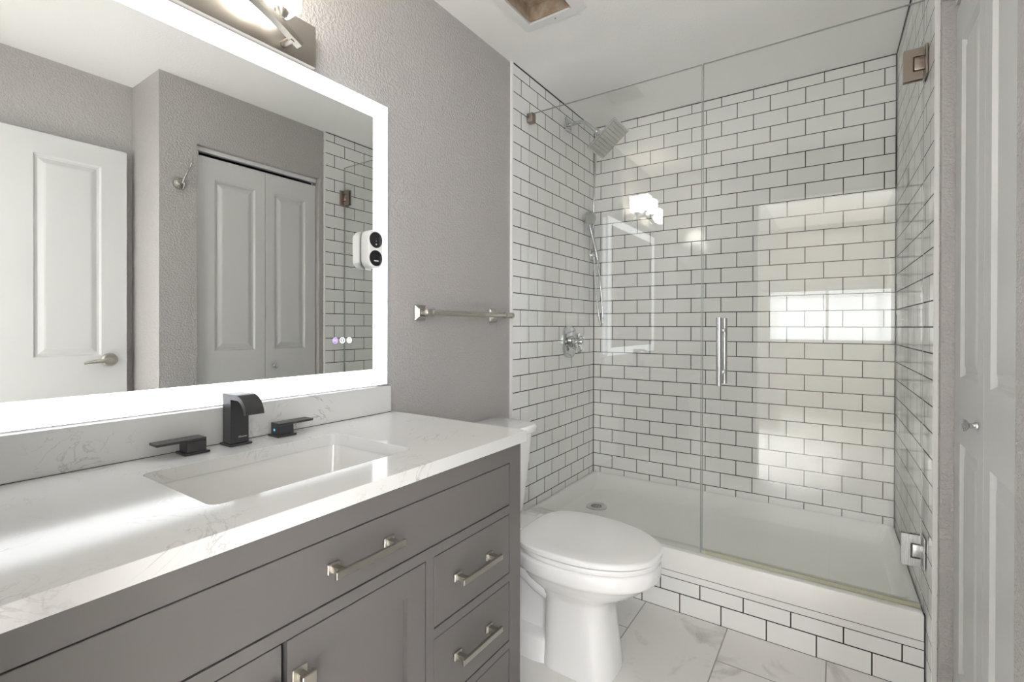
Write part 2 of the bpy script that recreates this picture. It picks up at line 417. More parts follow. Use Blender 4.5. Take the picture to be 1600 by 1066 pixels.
mb.box((-1.3, -2.86, 0), (-1.2, -6.1, 2.45)); mb.box((3.4, -2.86, 0), (3.5, -6.1, 2.45)); mb.box((-1.2, -2.76, 0), (-0.15, -2.86, 2.45)); mb.box((1.97, -2.76, 0), (3.4, -2.86, 2.45))
struct('wall_bedroom_side', mb, M_bedwall, 'side walls of the room beyond the doorway', 'wall')
win = struct_empty('window_1', 'white framed window whose bright reflection shows in the shower glass', 'window', (1.165, -6.04, wz0))
mb = MB()
for a, b_ in (((wx0, wz0), (wx0 + 0.04, wz1)), ((wx1 - 0.04, wz0), (wx1, wz1)), ((wx0, wz0), (wx1, wz0 + 0.04)), ((wx0, wz1 - 0.04), (wx1, wz1)), ((1.15, wz0), (1.18, wz1))):
    mb.box((a[0], -5.985, a[1]), (b_[0], -6.02, b_[1]))
build('window_frame', mb, M_trimw, win)
mb = MB(); mb.box((wx0 + 0.03, -6.000, wz0 + 0.03), (wx1 - 0.03, -6.004, wz1 - 0.03)); build('window_pane', mb, M_glass, win)
bl = thing('window_blind', 'white raised blind across the top of the window reflected in the shower glass', 'blind', (1.165, -5.97, wz1))
mb = MB()
for k in range(7): mb.box((wx0 + 0.02, -5.955, wz1 - 0.02 - k*0.017), (wx1 - 0.02, -5.975, wz1 - 0.025 - k*0.017))
mb.box((wx0 + 0.02, -5.950, wz1 - 0.012), (wx1 - 0.02, -5.982, wz1 + 0.012))
build('slats', mb, M_trimw, bl)

M_joint = simple('dark_grout_joint', (0.02, 0.02, 0.019), 0.8)
def joint(n, a, b_, label):
    mb = MB(); mb.box(a, b_); skew(mb); struct('trim_%d' % n, mb, M_joint, label, 'trim')
joint(6, (-0.001, 0.001, 0.24), (0.0035, -0.0035, CZ), 'dark upright grout joint in the left back shower corner')
joint(7, (XR - 0.0042, 0.001, 0.24), (XR + 0.001, -0.0042, CZ), 'dark upright grout joint in the right back shower corner')
joint(8, (0.0, 0.001, CZ - 0.0045), (XR, -0.003, CZ + 0.001), 'dark grout line where the back tile meets the ceiling')
joint(9, (-0.001, -0.002, CZ - 0.0045), (0.003, YE + 0.001, CZ + 0.001), 'dark grout line where the left tile meets the ceiling')
joint(10, (XR - 0.003, -0.002, CZ - 0.0045), (XR + 0.001, YE + 0.001, CZ + 0.001), 'dark grout line where the right tile meets the ceiling')

# ------------------------------------------------------------------ panel doors
def panel_face(mb, fn, wd, ht, t, cols, rows):
    """moulded raised-panel slab. fn(u, v, d): u across, v up, d depth behind the front face"""
    us = [0] + [c for pr in cols for c in pr] + [wd]
    vs_ = [0] + [r for pr in rows for r in pr] + [ht]
    for i in range(len(us) - 1):
        for j in range(len(vs_) - 1):
            u0, u1, v0, v1 = us[i], us[i+1], vs_[j], vs_[j+1]
            if i % 2 and j % 2:
                seq = [(0.0, 0.0), (0.007, 0.010), (0.016, 0.011), (0.036, 0.003), (0.042, 0.002)]
                rects = [[fn(u0 + s, v0 + s, d), fn(u1 - s, v0 + s, d), fn(u1 - s, v1 - s, d), fn(u0 + s, v1 - s, d)] for s, d in seq]
                for k in range(len(rects) - 1):
                    for q in range(4):
                        p = (q + 1) % 4
                        mb.face([rects[k][q], rects[k][p], rects[k+1][p], rects[k+1][q]])
                mb.face(rects[-1])
            else:
                mb.face([fn(u0, v0, 0), fn(u1, v0, 0), fn(u1, v1, 0), fn(u0, v1, 0)])
    mb.face([fn(0, 0, t), fn(0, ht, t), fn(wd, ht, t), fn(wd, 0, t)])
    for a, b_ in (((0, 0), (wd, 0)), ((wd, 0), (wd, ht)), ((wd, ht), (0, ht)), ((0, ht), (0, 0))):
        mb.face([fn(*a, 0), fn(*b_, 0), fn(*b_, t), fn(*a, t)])
    bmesh.ops.remove_doubles(mb.bm, verts=mb.bm.verts, dist=1e-5)

DX = 1.548     # face of the closet doors
bif = struct_empty('door_1', 'white bifold closet doors with raised panels and a small round knob', 'door', (DX, -1.30, 0.01))
for (y0, y1) in ((-1.651, -1.2845), (-1.2815, -0.957)):
    mb = MB(); wd = y1 - y0
    s0 = 0.095 if y0 < -1.4 else 0.055; s1 = 0.055 if y0 < -1.4 else 0.072
    panel_face(mb, lambda u, v, d: Vector((DX + d, y0 + u, 0.012 + v)), wd, 2.036, 0.030, [(s0, wd - s1)], [(0.20, 0.83), (1.008, 1.925)])
    build('door_leaf', mb, M_white, bif)
mb = MB()
mb.lathe_axis((DX - 0.0015, -1.232, 0.921), (DX - 0.030, -1.232, 0.921), [(0, 0.010), (0.12, 0.0095), (0.3, 0.006), (0.5, 0.007), (0.7, 0.014), (0.88, 0.015), (1, 0.010)], 24)
lab(build('door_knob', mb, M_satin, bif, 40), 'small satin nickel knob')
mb = MB(); mb.box((DX - 0.002, oy0 + 0.003, oz - 0.022), (DX + 0.026, oy1 - 0.003, oz - 0.001)); build('track', mb, M_trimw, bif)
for yy in (-1.635, -0.975):
    mb = MB(); mb.cyl((DX + 0.012, yy, 2.046), (DX + 0.012, yy, 2.072), 0.004); build('pivot_pin', mb, M_satin, bif)

XD = 1.80
dr = struct_empty('door_2', 'open white panel door with a lever handle seen at the left of the mirror', 'door', (XD, -2.62, 0.01))
mb = MB()
panel_face(mb, lambda u, v, d: Vector((XD + d, -2.625 + u, 0.008 + v)), 0.762, 2.03, 0.035, [(0.105, 0.300), (0.417, 0.660)], [(0.2, 0.80), (1.0, 1.932)])
build('door_leaf', mb, M_white, dr)
mb = MB(); mb.lathe_axis((XD, -1.935, 0.985), (XD - 0.016, -1.935, 0.985), [(0, 0.032), (0.5, 0.032), (1, 0.026)], 32)
h = lab(build('door_handle', mb, M_nick, dr, 35), 'satin nickel lever handle')
mb = MB(); mb.tube([(XD - 0.01, -1.935, 0.985), (XD - 0.05, -1.935, 0.985), (XD - 0.058, -1.945, 0.985), (XD - 0.06, -1.97, 0.984), (XD - 0.058, -2.01, 0.98), (XD - 0.055, -2.045, 0.975)], [0.011, 0.011, 0.012, 0.011, 0.008, 0.005])
build('lever', mb, M_nick, h, 50)
mb = MB(); mb.box((XD + 0.004, -1.8632, 0.955), (XD + 0.030, -1.8612, 1.01)); lab(build('latch_plate', mb, M_nick, dr), 'latch plate on the door edge')

# ------------------------------------------------------------------ shower base and curb
mb = MB(); mb.box((0.0005, -0.807, 0.0), (XR - 0.0005, -0.70, 0.134)); skew(mb)
struct('trim_3', mb, M_tile_curb, 'white subway tile curb under the front of the shower base', 'curb')
mb = MB(); mb.box((0.0005, -0.8075, 0.1345), (XR - 0.0005, -0.70, 0.160)); skew(mb)
struct('trim_4', mb, M_trimw, 'narrow white strip between the tiled curb and the shower base', 'trim')
joint(11, (0.0006, -0.8078, 0.1325), (XR - 0.0006, -0.79, 0.1350), 'dark grout line along the top of the tiled curb')
joint(12, (0.0006, -0.8082, 0.1602), (XR - 0.0006, -0.79, 0.1618), 'dark joint under the front threshold of the shower base')
joint(13, (0.0006, -0.8078, -0.001), (XR - 0.0006, -0.79, 0.0016), 'dark grout line where the tiled curb meets the floor')
joint(14, (XR - 0.0032, -0.8078, 0.0), (XR + 0.0004, -0.79, 0.245), 'dark grout line at the right end of the curb')
sb_ = thing('shower_tray', 'off-white acrylic shower base with a raised front threshold', 'shower base', (0.746, -0.40, 0.0))
mb = MB()
def rr(x0, x1, y0, y1, r, z, n=6):
    pts = []
    for cx_, cy_, a0 in ((x1 - r, y1 - r, 0), (x0 + r, y1 - r, 90), (x0 + r, y0 + r, 180), (x1 - r, y0 + r, 270)):
        for i in range(n + 1):
            a = radians(a0 + 90 * i / n); pts.append(Vector((cx_ + r * cos(a), cy_ + r * sin(a), z)))
    return pts
X0, X1, Y0, Y1 = 0.002, XR - 0.002, -0.808, -0.002
mb.loft([rr(X0, X1, Y0, Y1, 0.004, 0.162), rr(X0, X1, Y0, Y1, 0.004, 0.240), rr(X0 + 0.004, X1 - 0.004, Y0 + 0.004, Y1 - 0.004, 0.006, 0.248), rr(X0 + 0.010, X1 - 0.010, Y0 + 0.012, Y1 - 0.004, 0.01, 0.250),
         rr(X0 + 0.022, X1 - 0.022, Y0 + 0.085, Y1 - 0.014, 0.02, 0.2495), rr(X0 + 0.030, X1 - 0.030, Y0 + 0.094, Y1 - 0.022, 0.03, 0.243), rr(X0 + 0.045, X1 - 0.045, Y0 + 0.104, Y1 - 0.045, 0.04, 0.205),
         rr(X0 + 0.060, X1 - 0.060, Y0 + 0.118, Y1 - 0.07, 0.05, 0.186), rr(X0 + 0.085, X1 - 0.085, Y0 + 0.145, Y1 - 0.10, 0.06, 0.181), rr(X0 + 0.16, X1 - 0.8, Y0 + 0.30, Y1 - 0.28, 0.09, 0.176)], True, True)
skew(mb); build('tray', mb, M_tray, sb_, 35)
mb = MB()
dc = Vector((0.19, -0.372, 0.1765))
mb.lathe_axis(dc, dc + Vector((0, 0, 0.006)), [(0, 0.057), (0.5, 0.0565), (0.7, 0.054), (0.55, 0.051), (0.60, 0.049), (0.60, 0.010)], 40)
dn = lab(build('drain', mb, simple('drain_metal', (0.62, 0.62, 0.60), 0.4, 0.4), sb_, 40), 'round metal drain')
mb = MB()
for i in range(12):
    a = 2*pi*i/12; c = dc + Vector((0.024*cos(a), 0.024*sin(a), 0.0034)); mb.cyl(c, c + Vector((0, 0, 0.0006)), 0.0046, n=12)
for i in range(6):
    a = 2*pi*i/6; c = dc + Vector((0.010*cos(a), 0.010*sin(a), 0.0034)); mb.cyl(c, c + Vector((0, 0, 0.0006)), 0.0040, n=12)
build('drain_holes', mb, simple('drain_hole_grey', (0.12, 0.12, 0.115), 0.6), dn)

# ------------------------------------------------------------------ shower glass
GY0, GY1 = -0.780, -0.770
GT = 2.204
gp = thing('glass_panel', 'fixed clear glass shower panel beside the shower head', 'glass panel', (0.41, -0.775, 0.25))
mb = MB(); mb.box((0.004, GY0, 0.2505), (0.820, GY1, GT)); build('pane', mb, M_glass, gp)
mb = MB(); mb.box((0.8195, GY0, 0.2505), (0.8205, GY1, GT)); mb.box((0.004, GY0, GT), (0.8205, GY1, GT + 0.0008)); build('polished_edge', mb, M_edge, gp)
mb = MB(); mb.box((0.0, GY0 - 0.012, 2.160), (0.034, GY1 + 0.012, 2.206), 0.004); lab(build('wall_clip', mb, M_warm, gp, 40), 'small square bronze wall clip')
gd = thing('glass_door', 'frameless clear glass shower door with a vertical bar handle', 'shower door', (1.155, -0.775, 0.25))
mb = MB(); mb.box((0.826, GY0, 0.266), (1.498, GY1, GT)); build('pane', mb, M_glass, gd)
mb = MB(); mb.box((0.8250, GY0, 0.266), (0.8260, GY1, GT)); mb.box((0.8250, GY0, GT), (1.4988, GY1, GT + 0.0008)); mb.box((1.498, GY0, 0.266), (1.4988, GY1, GT)); build('polished_edge', mb, M_edge, gd)
mb = MB(); mb.box((0.828, GY0 - 0.002, 0.252), (1.496, GY1 + 0.002, 0.2655)); mb.box((0.828, GY1 + 0.002, 0.252), (1.496, GY1 + 0.016, 0.256)); lab(build('bottom_sweep', mb, M_seal, gd), 'yellowish clear bottom sweep')
hx = 0.897
hd = None
mb = MB(); mb.cyl((hx, -0.828, 0.930), (hx, -0.828, 1.191), 0.0105, n=28)
hd = lab(build('handle', mb, M_satin, gd, 40), 'vertical satin nickel bar handle')
mb = MB(); mb.cyl((hx, -0.722, 0.930), (hx, -0.722, 1.191), 0.0105, n=28); build('inner_bar', mb, M_satin, hd, 40)
for zz in (0.980, 1.143):
    mb = MB(); mb.cyl((hx, -0.828, zz), (hx, -0.781, zz), 0.0075, n=20); mb.cyl((hx, -0.769, zz), (hx, -0.722, zz), 0.0075, n=20); mb.cyl((hx, -0.7795, zz), (hx, -0.786, zz), 0.011, n=20); mb.cyl((hx, -0.7705, zz), (hx, -0.764, zz), 0.011, n=20)
    build('standoff', mb, M_satin, hd, 40)
for z0, z1, mt, nm_ in ((1.952, 2.052, M_warm, 'upper nickel hinge, brown reflection put into its colour'), (0.385, 0.487, M_satin, 'lower satin nickel hinge')):  # upper hinge metal is browner: its reflection is put into the colour
    zc = (z0 + z1) / 2
    mb = MB()
    for y0, y1 in ((-0.7805, -0.788), (-0.7695, -0.762)):
        # glass plate with a notch for the knuckle, as a C outline
        out = [(1.4460, z0), (1.4957, z0), (1.4957, zc - 0.024), (1.4700, zc - 0.024), (1.4700, zc + 0.024), (1.4957, zc + 0.024), (1.4957, z1), (1.4460, z1)]
        mb.prism(out, lambda u, v, w: Vector((u, w, v)), y0, y1)
    hg = lab(build('hinge', mb, mt, gd, None, 0.0012), nm_)
    mb = MB(); mb.box((1.4715, -0.789, zc - 0.0215), (1.5030, -0.761, zc + 0.0215), 0.005, 3); build('knuckle', mb, mt, hg, 40)
    mb = MB(); mb.box((1.4987, -0.812, z0 + 0.002), (1.5040, -0.738, z1 - 0.002), 0.0012, 1); build('wall_plate', mb, mt, hg)

# ------------------------------------------------------------------ shower fittings
sh = thing('overhead_shower', 'square chrome rain shower head on a bent wall arm', 'shower head', (0.0, -0.36, 2.294))
mb = MB(); mb.box((0.0, -0.395, 2.257), (0.009, -0.325, 2.331), 0.003); build('flange', mb, M_chrome, sh, 40)
mb = MB(); mb.tube([(0.006, -0.36, 2.294), (0.05, -0.36, 2.298), (0.085, -0.36, 2.296), (0.108, -0.36, 2.288), (0.125, -0.36, 2.274), (0.16, -0.36, 2.240), (0.178, -0.36, 2.224)], 0.0105, 18); build('arm', mb, M_chrome, sh, 50)
n_ = Vector((sin(radians(39)), 0, -cos(radians(39)))); u_ = Vector((cos(radians(39)), 0, sin(radians(39)))); v_ = Vector((0, 1, 0))
hc = Vector((0.248, -0.355, 2.166))
mb = MB(); j0 = Vector((0.180, -0.36, 2.222)); mb.sphere(j0, 0.017); mb.lathe_axis(j0, hc - n_ * 0.010, [(0, 0.012), (0.4, 0.014), (0.7, 0.024), (1, 0.030)], 24); build('swivel_joint', mb, M_chrome, sh, 50)
def sq(half, d, r=0.008):
    pts = []
    for cx_, cy_, a0 in ((half - r, half - r, 0), (-half + r, half - r, 90), (-half + r, -half + r, 180), (half - r, -half + r, 270)):
        for i in range(5):
            a = radians(a0 + 22.5 * i); pts.append(hc + u_ * (cx_ + r * cos(a)) + v_ * (cy_ + r * sin(a)) + n_ * d)
    return pts
mb = MB(); mb.loft([sq(0.096, -0.012), sq(0.100, -0.009), sq(0.100, -0.001), sq(0.098, 0.0)]); hdp = build('head_plate', mb, M_chrome, sh, 30)
mb = MB(); mb.loft([sq(0.094, 0.0002), sq(0.094, 0.0012)]); build('spray_face', mb, M_nozzle, hdp, 30)
mb = MB()
for i in range(9):
    for j in range(9):
        c = hc + u_ * (-0.08 + 0.02 * i) + v_ * (-0.08 + 0.02 * j) + n_ * 0.0012
        mb.cyl(c, c + n_ * 0.0025, 0.0032, 0.0024, n=8)
build('nozzles', mb, simple('nozzle_rubber', (0.33, 0.33, 0.30), 0.5), hdp, 40)

hs = thing('hand_shower', 'chrome hand shower with a hose on its bracket in the shower corner', 'hand shower', (0.0, -0.05, 1.59))
mb = MB(); mb.box((0.0, -0.075, 1.565), (0.012, -0.025, 1.635), 0.004); mb.box((0.01, -0.066, 1.585), (0.05, -0.034, 1.618), 0.006); build('bracket', mb, M_chrome, hs, 40)
mb = MB()
hp = [Vector((0.048, -0.052, 1.57)), Vector((0.042, -0.062, 1.62)), Vector((0.032, -0.085, 1.70)), Vector((0.024, -0.108, 1.765)), Vector((0.022, -0.122, 1.80))]
mb.tube(hp, [0.010, 0.011, 0.010, 0.011, 0.014], 16); build('handle', mb, M_chrome, hs, 50)
hn = Vector((0.75, -0.5, -0.25)).normalized(); hcn = Vector((0.030, -0.135, 1.812))
mb = MB(); mb.lathe_axis(hcn - hn * 0.016, hcn + hn * 0.014, [(0, 0.014), (0.25, 0.030), (0.7, 0.040), (0.95, 0.041), (1.0, 0.038)], 32)
hh_ = build('spray_head', mb, M_chrome, hs, 40)
mb = MB(); mb.cyl(hcn + hn * 0.0142, hcn + hn * 0.0155, 0.032, n=32); build('spray_face', mb, simple('hand_shower_face', (0.5, 0.5, 0.49), 0.25, 0.5), hh_, 40)
mb = MB()
def bez(P, n=24):
    out = []
    for i in range(len(P) - 1):
        p0 = P[max(i-1, 0)]; p1 = P[i]; p2 = P[i+1]; p3 = P[min(i+2, len(P)-1)]
        for k in range(n):
            t = k / n
            out.append(0.5 * ((2*p1) + (-p0 + p2)*t + (2*p0 - 5*p1 + 4*p2 - p3)*t*t + (-p0 + 3*p1 - 3*p2 + p3)*t**3))
    out.append(P[-1]); return out
hose = [Vector(p) for p in ((0.172, -0.342, 2.215), (0.10, -0.20, 2.10), (0.040, -0.085, 1.98), (0.022, -0.05, 1.80), (0.024, -0.048, 1.60), (0.036, -0.050, 1.40), (0.060, -0.052, 1.22), (0.075, -0.052, 1.165), (0.085, -0.052, 1.20), (0.070, -0.052, 1.40), (0.050, -0.052, 1.565))]
mb.tube(bez(hose, 10), 0.0055, 10); build('hose', mb, M_chrome, hs, 60)

vl = thing('shower_valve', 'chrome shower valve with a rounded plate and lever handle', 'shower valve', (0.0, -0.335, 1.07))
mb = MB()
def ov(x, k):
    pts = []
    for i in range(40):
        a = 2*pi*i/40; c, s = cos(a), sin(a); n = 3.0
        pts.append(Vector((x, -0.335 + 0.080*k*math.copysign(abs(c)**(2/n), c), 1.069 + 0.090*k*math.copysign(abs(s)**(2/n), s))))
    return pts
mb.loft([ov(0.0, 1.0), ov(0.006, 1.0), ov(0.011, 0.95), ov(0.013, 0.88)]); build('cover_plate', mb, M_chrome, vl, 35)
mb = MB(); mb.lathe_axis((0.012, -0.335, 1.069), (0.075, -0.335, 1.069), [(0, 0.034), (0.25, 0.030), (0.3, 0.024), (0.7, 0.024), (0.75, 0.028), (1.0, 0.027)], 28); vh = build('handle_hub', mb, M_chrome, vl, 40)
mb = MB()
for a in (25, 115, 205, 295):
    d = Vector((0, cos(radians(a)), sin(radians(a)))); c = Vector((0.062, -0.335, 1.069))
    q = d.cross(Vector((1, 0, 0)))
    L_ = 0.062 if a == 295 else 0.05
    mb.loft([[c + d*0.012 + q*s*0.007 + Vector((t*0.007, 0, 0)) for s, t in ((-1,-1),(1,-1),(1,1),(-1,1))],
             [c + d*(L_-0.012) + q*s*0.007 + Vector((t*0.007, 0, 0)) for s, t in ((-1,-1),(1,-1),(1,1),(-1,1))],
             [c + d*(L_-0.010) + q*s*0.012 + Vector((t*0.011, 0, 0)) for s, t in ((-1,-1),(1,-1),(1,1),(-1,1))],
             [c + d*L_ + q*s*0.012 + Vector((t*0.011, 0, 0)) for s, t in ((-1,-1),(1,-1),(1,1),(-1,1))]])
mb.sphere((0.078, -0.335, 1.069), 0.014)
build('cross_lever', mb, M_chrome, vh, 35)

# ------------------------------------------------------------------ vanity
VF, VR, VL, VT = 0.550, -1.685, -2.730, 0.836
va = thing('vanity_cabinet', 'grey painted vanity cabinet with shaker doors, drawers and nickel pulls', 'cabinet', (0.27, -2.2, 0.0))
mb = MB(); mb.box((-0.008, VL, 0.10), (0.512, VR + 0.0, 0.12)); mb.box((-0.008, VL, 0.10), (0.53, VL + 0.018, VT)); mb.box((-0.008, VR - 0.018, 0.0), (0.53, VR, VT)); mb.box((-0.008, VL, 0.0), (0.46, VL + 0.018, 0.12)); mb.box((0.44, VL, 0.0), (0.46, VR - 0.018, 0.10))
build('carcass', mb, M_cab, va)
mb = MB(); mb.box((0.505, VL + 0.02, 0.125), (0.515, VR - 0.02, VT - 0.03)); build('gap_shade_sheet', mb, M_dark, va)  # near-black sheet behind the fronts; gap shade put into its colour
yD0, yD1 = -2.682, -1.7365         # outer limits of the openings
yS = (-2.051, -2.027)              # stile between doors and drawers
zT = (0.679, 0.7925)
mb = MB()
F0_, F1_ = 0.522, VF
mb.box((F0_, VL, 0.0), (F1_, yD0, VT)); mb.box((F0_, yD1, 0.0), (F1_, VR, VT))
mb.box((F0_, yD0, zT[1]), (F1_, yD1, VT)); mb.box((F0_, yD0, 0.657), (F1_, yD1, zT[0]))
mb.box((F0_, yD0, 0.09), (F1_, yD1, 0.135)); mb.box((F0_, yS[0], 0.135), (F1_, yS[1], 0.657))
mb.box((F0_, yS[1], 0.477), (F1_, yD1, 0.498)); mb.box((F0_, yS[1], 0.297), (F1_, yD1, 0.317))
build('face_frame', mb, M_cab, va)
G = 0.0028
def drawer(name, y0, y1, z0, z1):
    mb = MB(); mb.box((0.528, y0 + G, z0 + G), (VF - 0.0005, y1 - G, z1 - G), 0.0008, 1)
    return build(name, mb, M_cab, va)
def pull(parent, yc, zc, ln=0.150):
    mb = MB()
    mb.box((0.577, yc - ln/2, zc - 0.0065), (0.584, yc + ln/2, zc + 0.0065), 0.0008, 1)
    for s in (-1, 1):
        y = yc + s * (ln/2 - 0.016)
        mb.box((0.551, y - 0.0065, zc - 0.0055), (0.578, y + 0.0065, zc + 0.0055), 0.0006, 1)
        mb.box((0.5498, y - 0.0125, zc - 0.009), (0.5545, y + 0.0125, zc + 0.009), 0.0012, 1)
    return lab(build('handle', mb, M_nick, parent), 'brushed nickel bar pull')
d = drawer('drawer', yD0, yD1, *zT); pull(d, -2.217, 0.738, 0.156)
for z0, z1 in ((0.498, 0.657), (0.317, 0.477), (0.135, 0.297)):
    d = drawer('drawer', yS[1], yD1, z0, z1); pull(d, -1.890, (z0 + z1)/2 + 0.004, 0.152)
for y0, y1, ky in ((-2.682, -2.3690, -2.392), (-2.3645, yS[0], -2.341)):
    mb = MB(); z0, z1 = 0.135 + G, 0.657 - G; a, b_ = y0 + G, y1 - G; fw = 0.051
    mb.box((0.530, a, z0), (VF - 0.0005, a + fw, z1)); mb.box((0.530, b_ - fw, z0), (VF - 0.0005, b_, z1))
    mb.box((0.530, a + fw, z1 - fw), (VF - 0.0005, b_ - fw, z1)); mb.box((0.530, a + fw, z0), (VF - 0.0005, b_ - fw, z0 + fw))
    mb.box((0.532, a + fw, z0 + fw), (VF - 0.012, b_ - fw, z1 - fw))
    dd = build('door', mb, M_cab, va)
    mb = MB(); mb.box((0.5498, ky - 0.013, 0.577), (0.553, ky + 0.013, 0.603), 0.001, 1); mb.box((0.552, ky - 0.006, 0.584), (0.572, ky + 0.006, 0.596)); mb.box((0.570, ky - 0.0125, 0.5775), (0.580, ky + 0.0125, 0.6025), 0.0012, 1)
    lab(build('knob', mb, M_nick, dd), 'square brushed nickel knob')

# countertop with the sink cut-out
CT0, CT1 = 0.8365, 0.866
SX0, SX1, SY0, SY1 = 0.146, 0.443, -2.425, -1.985
mb = MB(); bm = mb.bm
outer = rr(-0.008, 0.557, -2.735, -1.661, 0.003, CT1, 2); inner = rr(SX0, SX1, SY0, SY1, 0.022, CT1, 8)
def ring_edges(pts):
    v = [bm.verts.new(p) for p in pts]; return [bm.edges.new((v[i], v[(i+1) % len(v)])) for i in range(len(v))]
es = ring_edges(outer) + ring_edges(inner)
res = bmesh.ops.triangle_fill(bm, edges=es, use_beauty=True)
fs = [f for f in res['geom'] if isinstance(f, bmesh.types.BMFace)]
ex = bmesh.ops.extrude_face_region(bm, geom=fs)
bmesh.ops.translate(bm, verts=[g for g in ex['geom'] if isinstance(g, bmesh.types.BMVert)], vec=(0, 0, CT0 - CT1))
tag(build('countertop', mb, M_quartz, None, None, 0.0018), 'white veined quartz countertop with a sink cut-out on the grey vanity', 'countertop')
mb = MB(); mb.box((-0.009, -2.735, 0.8665), (0.020, -1.674, 0.955), 0.0012, 2)
tag(build('backsplash', mb, M_quartz, None, 40), 'long white quartz backsplash strip under the lit mirror', 'backsplash')
mb = MB(); mb.box((0.0199, -2.734, 0.8662), (0.0212, -1.675, 0.8676)); struct('trim_5', mb, simple('dark_caulk', (0.10, 0.095, 0.09), 0.7), 'thin dark caulk joint along the foot of the quartz backsplash', 'trim')

sk = thing('sink', 'white rectangular undermount sink set in the quartz countertop', 'sink', (0.295, -2.205, 0.70))
mb = MB()
ins = [(0.06, 0.680, 0.05), (0.02, 0.690, 0.045), (0.004, 0.715, 0.036), (-0.008, 0.770, 0.030), (-0.010, 0.822, 0.030), (-0.022, 0.826, 0.030), (-0.022, 0.8360, 0.030), (-0.003, 0.8360, 0.024), (-0.001, 0.825, 0.024), (0.006, 0.770, 0.028), (0.016, 0.725, 0.036), (0.034, 0.703, 0.045), (0.07, 0.695, 0.05), (0.13, 0.690, 0.012)]
mb.loft([rr(SX0 + i, SX1 - i, SY0 + i, SY1 - i, r, z, 6) for i, z, r in ins], True, True)
build('basin', mb, M_sink, sk, 50)
mb = MB(); mb.lathe_axis((0.295, -2.205, 0.6905), (0.295, -2.205, 0.6945), [(0, 0.024), (0.7, 0.024), (1, 0.020)], 28); build('drain', mb, M_black, sk, 40)

# faucet: spout and two separate lever valves
TZ = CT1 + 0.0003
fa = thing('faucet', 'square black waterfall faucet spout behind the sink', 'faucet', (0.053, -2.197, TZ))
mb = MB(); mb.box((0.026, -2.224, TZ), (0.078, -2.171, TZ + 0.005), 0.001, 1); build('base_plate', mb, M_black, fa)
mb = MB(); mb.box((0.031, -2.219, TZ + 0.005), (0.070, -2.176, 0.979)); build('body', mb, M_black, fa, None, 0.001)
mb = MB()
prof = [(0.031, 0.9785), (0.031, 0.991), (0.092, 0.991)] + [(0.092 + 0.050*sin(radians(a)), 0.941 + 0.050*cos(radians(a))) for a in (12, 24, 36, 48, 60, 72, 82)]
prof += [(0.092 + 0.039*sin(radians(a)), 0.941 + 0.039*cos(radians(a))) for a in (82, 66, 50, 34, 18)] + [(0.088, 0.9785)]
mb.prism(prof, lambda u, v, w: Vector((u, w, v)), -2.219, -2.176)
build('waterfall_spout', mb, M_black, fa, 30)
mb = MB()
for k, hgt in enumerate((0.0042, 0.0042, 0.0030, 0.0030, 0.0030, 0.0030, 0.0030)):
    y = -2.2005 + k * 0.0029
    mb.box((0.0699, y, 0.8845), (0.0703, y + 0.0019, 0.8845 + hgt))
lab(build('printed_mark', mb, M_mark, fa), 'tiny light grey lettering, too small to read')
def valve(name, label, yc, s):
    t = thing(name, label, 'faucet handle', (0.055, yc, TZ), 'faucet lever handles')
    mb = MB(); mb.box((0.030, yc - 0.026, TZ), (0.080, yc + 0.026, TZ + 0.005), 0.001, 1); build('base_plate', mb, M_black, t)
    mb = MB(); mb.box((0.036, yc - 0.020, TZ + 0.005), (0.075, yc + 0.020, TZ + 0.029)); build('body', mb, M_black, t, None, 0.0008)
    mb = MB(); mb.box((0.036, yc - s*0.020, TZ + 0.0293), (0.075, yc + s*0.078, TZ + 0.035)); build('lever', mb, M_black, t, None, 0.0008)
    return t
valve('lever_tap', 'black lever handle left of the faucet spout, lever pointing left', -2.294, -1)
t = valve('lever_tap', 'black lever handle right of the faucet spout with a blue dot', -2.081, 1)
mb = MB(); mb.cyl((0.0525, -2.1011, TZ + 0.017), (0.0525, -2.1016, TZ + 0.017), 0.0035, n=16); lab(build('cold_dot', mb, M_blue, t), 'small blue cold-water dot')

# ------------------------------------------------------------------ lit mirror
MY0, MY1, MZ0, MZ1, MX = -2.665, -1.700, 0.962, 1.884, 0.030
mi = thing('led_mirror', 'large rectangular mirror with a glowing white light border', 'mirror', (0.0, -2.18, 0.96))
mb = MB(); mb.box((-0.009, MY0 + 0.013, MZ0 + 0.013), (MX - 0.010, MY1 - 0.013, MZ1 - 0.013)); mb.box((MX - 0.010, MY0, MZ0), (MX - 0.0045, MY1, MZ1), 0.001, 1); build('frame', mb, M_alu, mi)
gl_ = MB()
for a, b_ in (((MY1 - 0.012, MZ0 + 0.012), (MY1 - 0.0095, MZ1 - 0.012)), ((MY0 + 0.0095, MZ0 + 0.012), (MY0 + 0.012, MZ1 - 0.012)), ((MY0 + 0.012, MZ1 - 0.012), (MY1 - 0.012, MZ1 - 0.0095)), ((MY0 + 0.012, MZ0 + 0.0095), (MY1 - 0.012, MZ0 + 0.012))):
    gl_.box((-0.009, a[0], a[1]), (MX - 0.012, b_[0], b_[1]))
lab(build('back_light', gl_, M_back, mi), 'light strip glowing onto the wall behind the mirror')
bw_, bh_ = 0.060, 0.054
mb = MB(); mb.box((MX - 0.004, MY0 + 0.0015, MZ0 + 0.0015), (MX - 0.0006, MY1 - 0.0015, MZ1 - 0.0015)); build('mirror_glass', mb, M_mirror, mi)
mb = MB()
o_ = [(MY0 + 0.0015, MZ0 + 0.0015), (MY1 - 0.0015, MZ0 + 0.0015), (MY1 - 0.0015, MZ1 - 0.0015), (MY0 + 0.0015, MZ1 - 0.0015)]
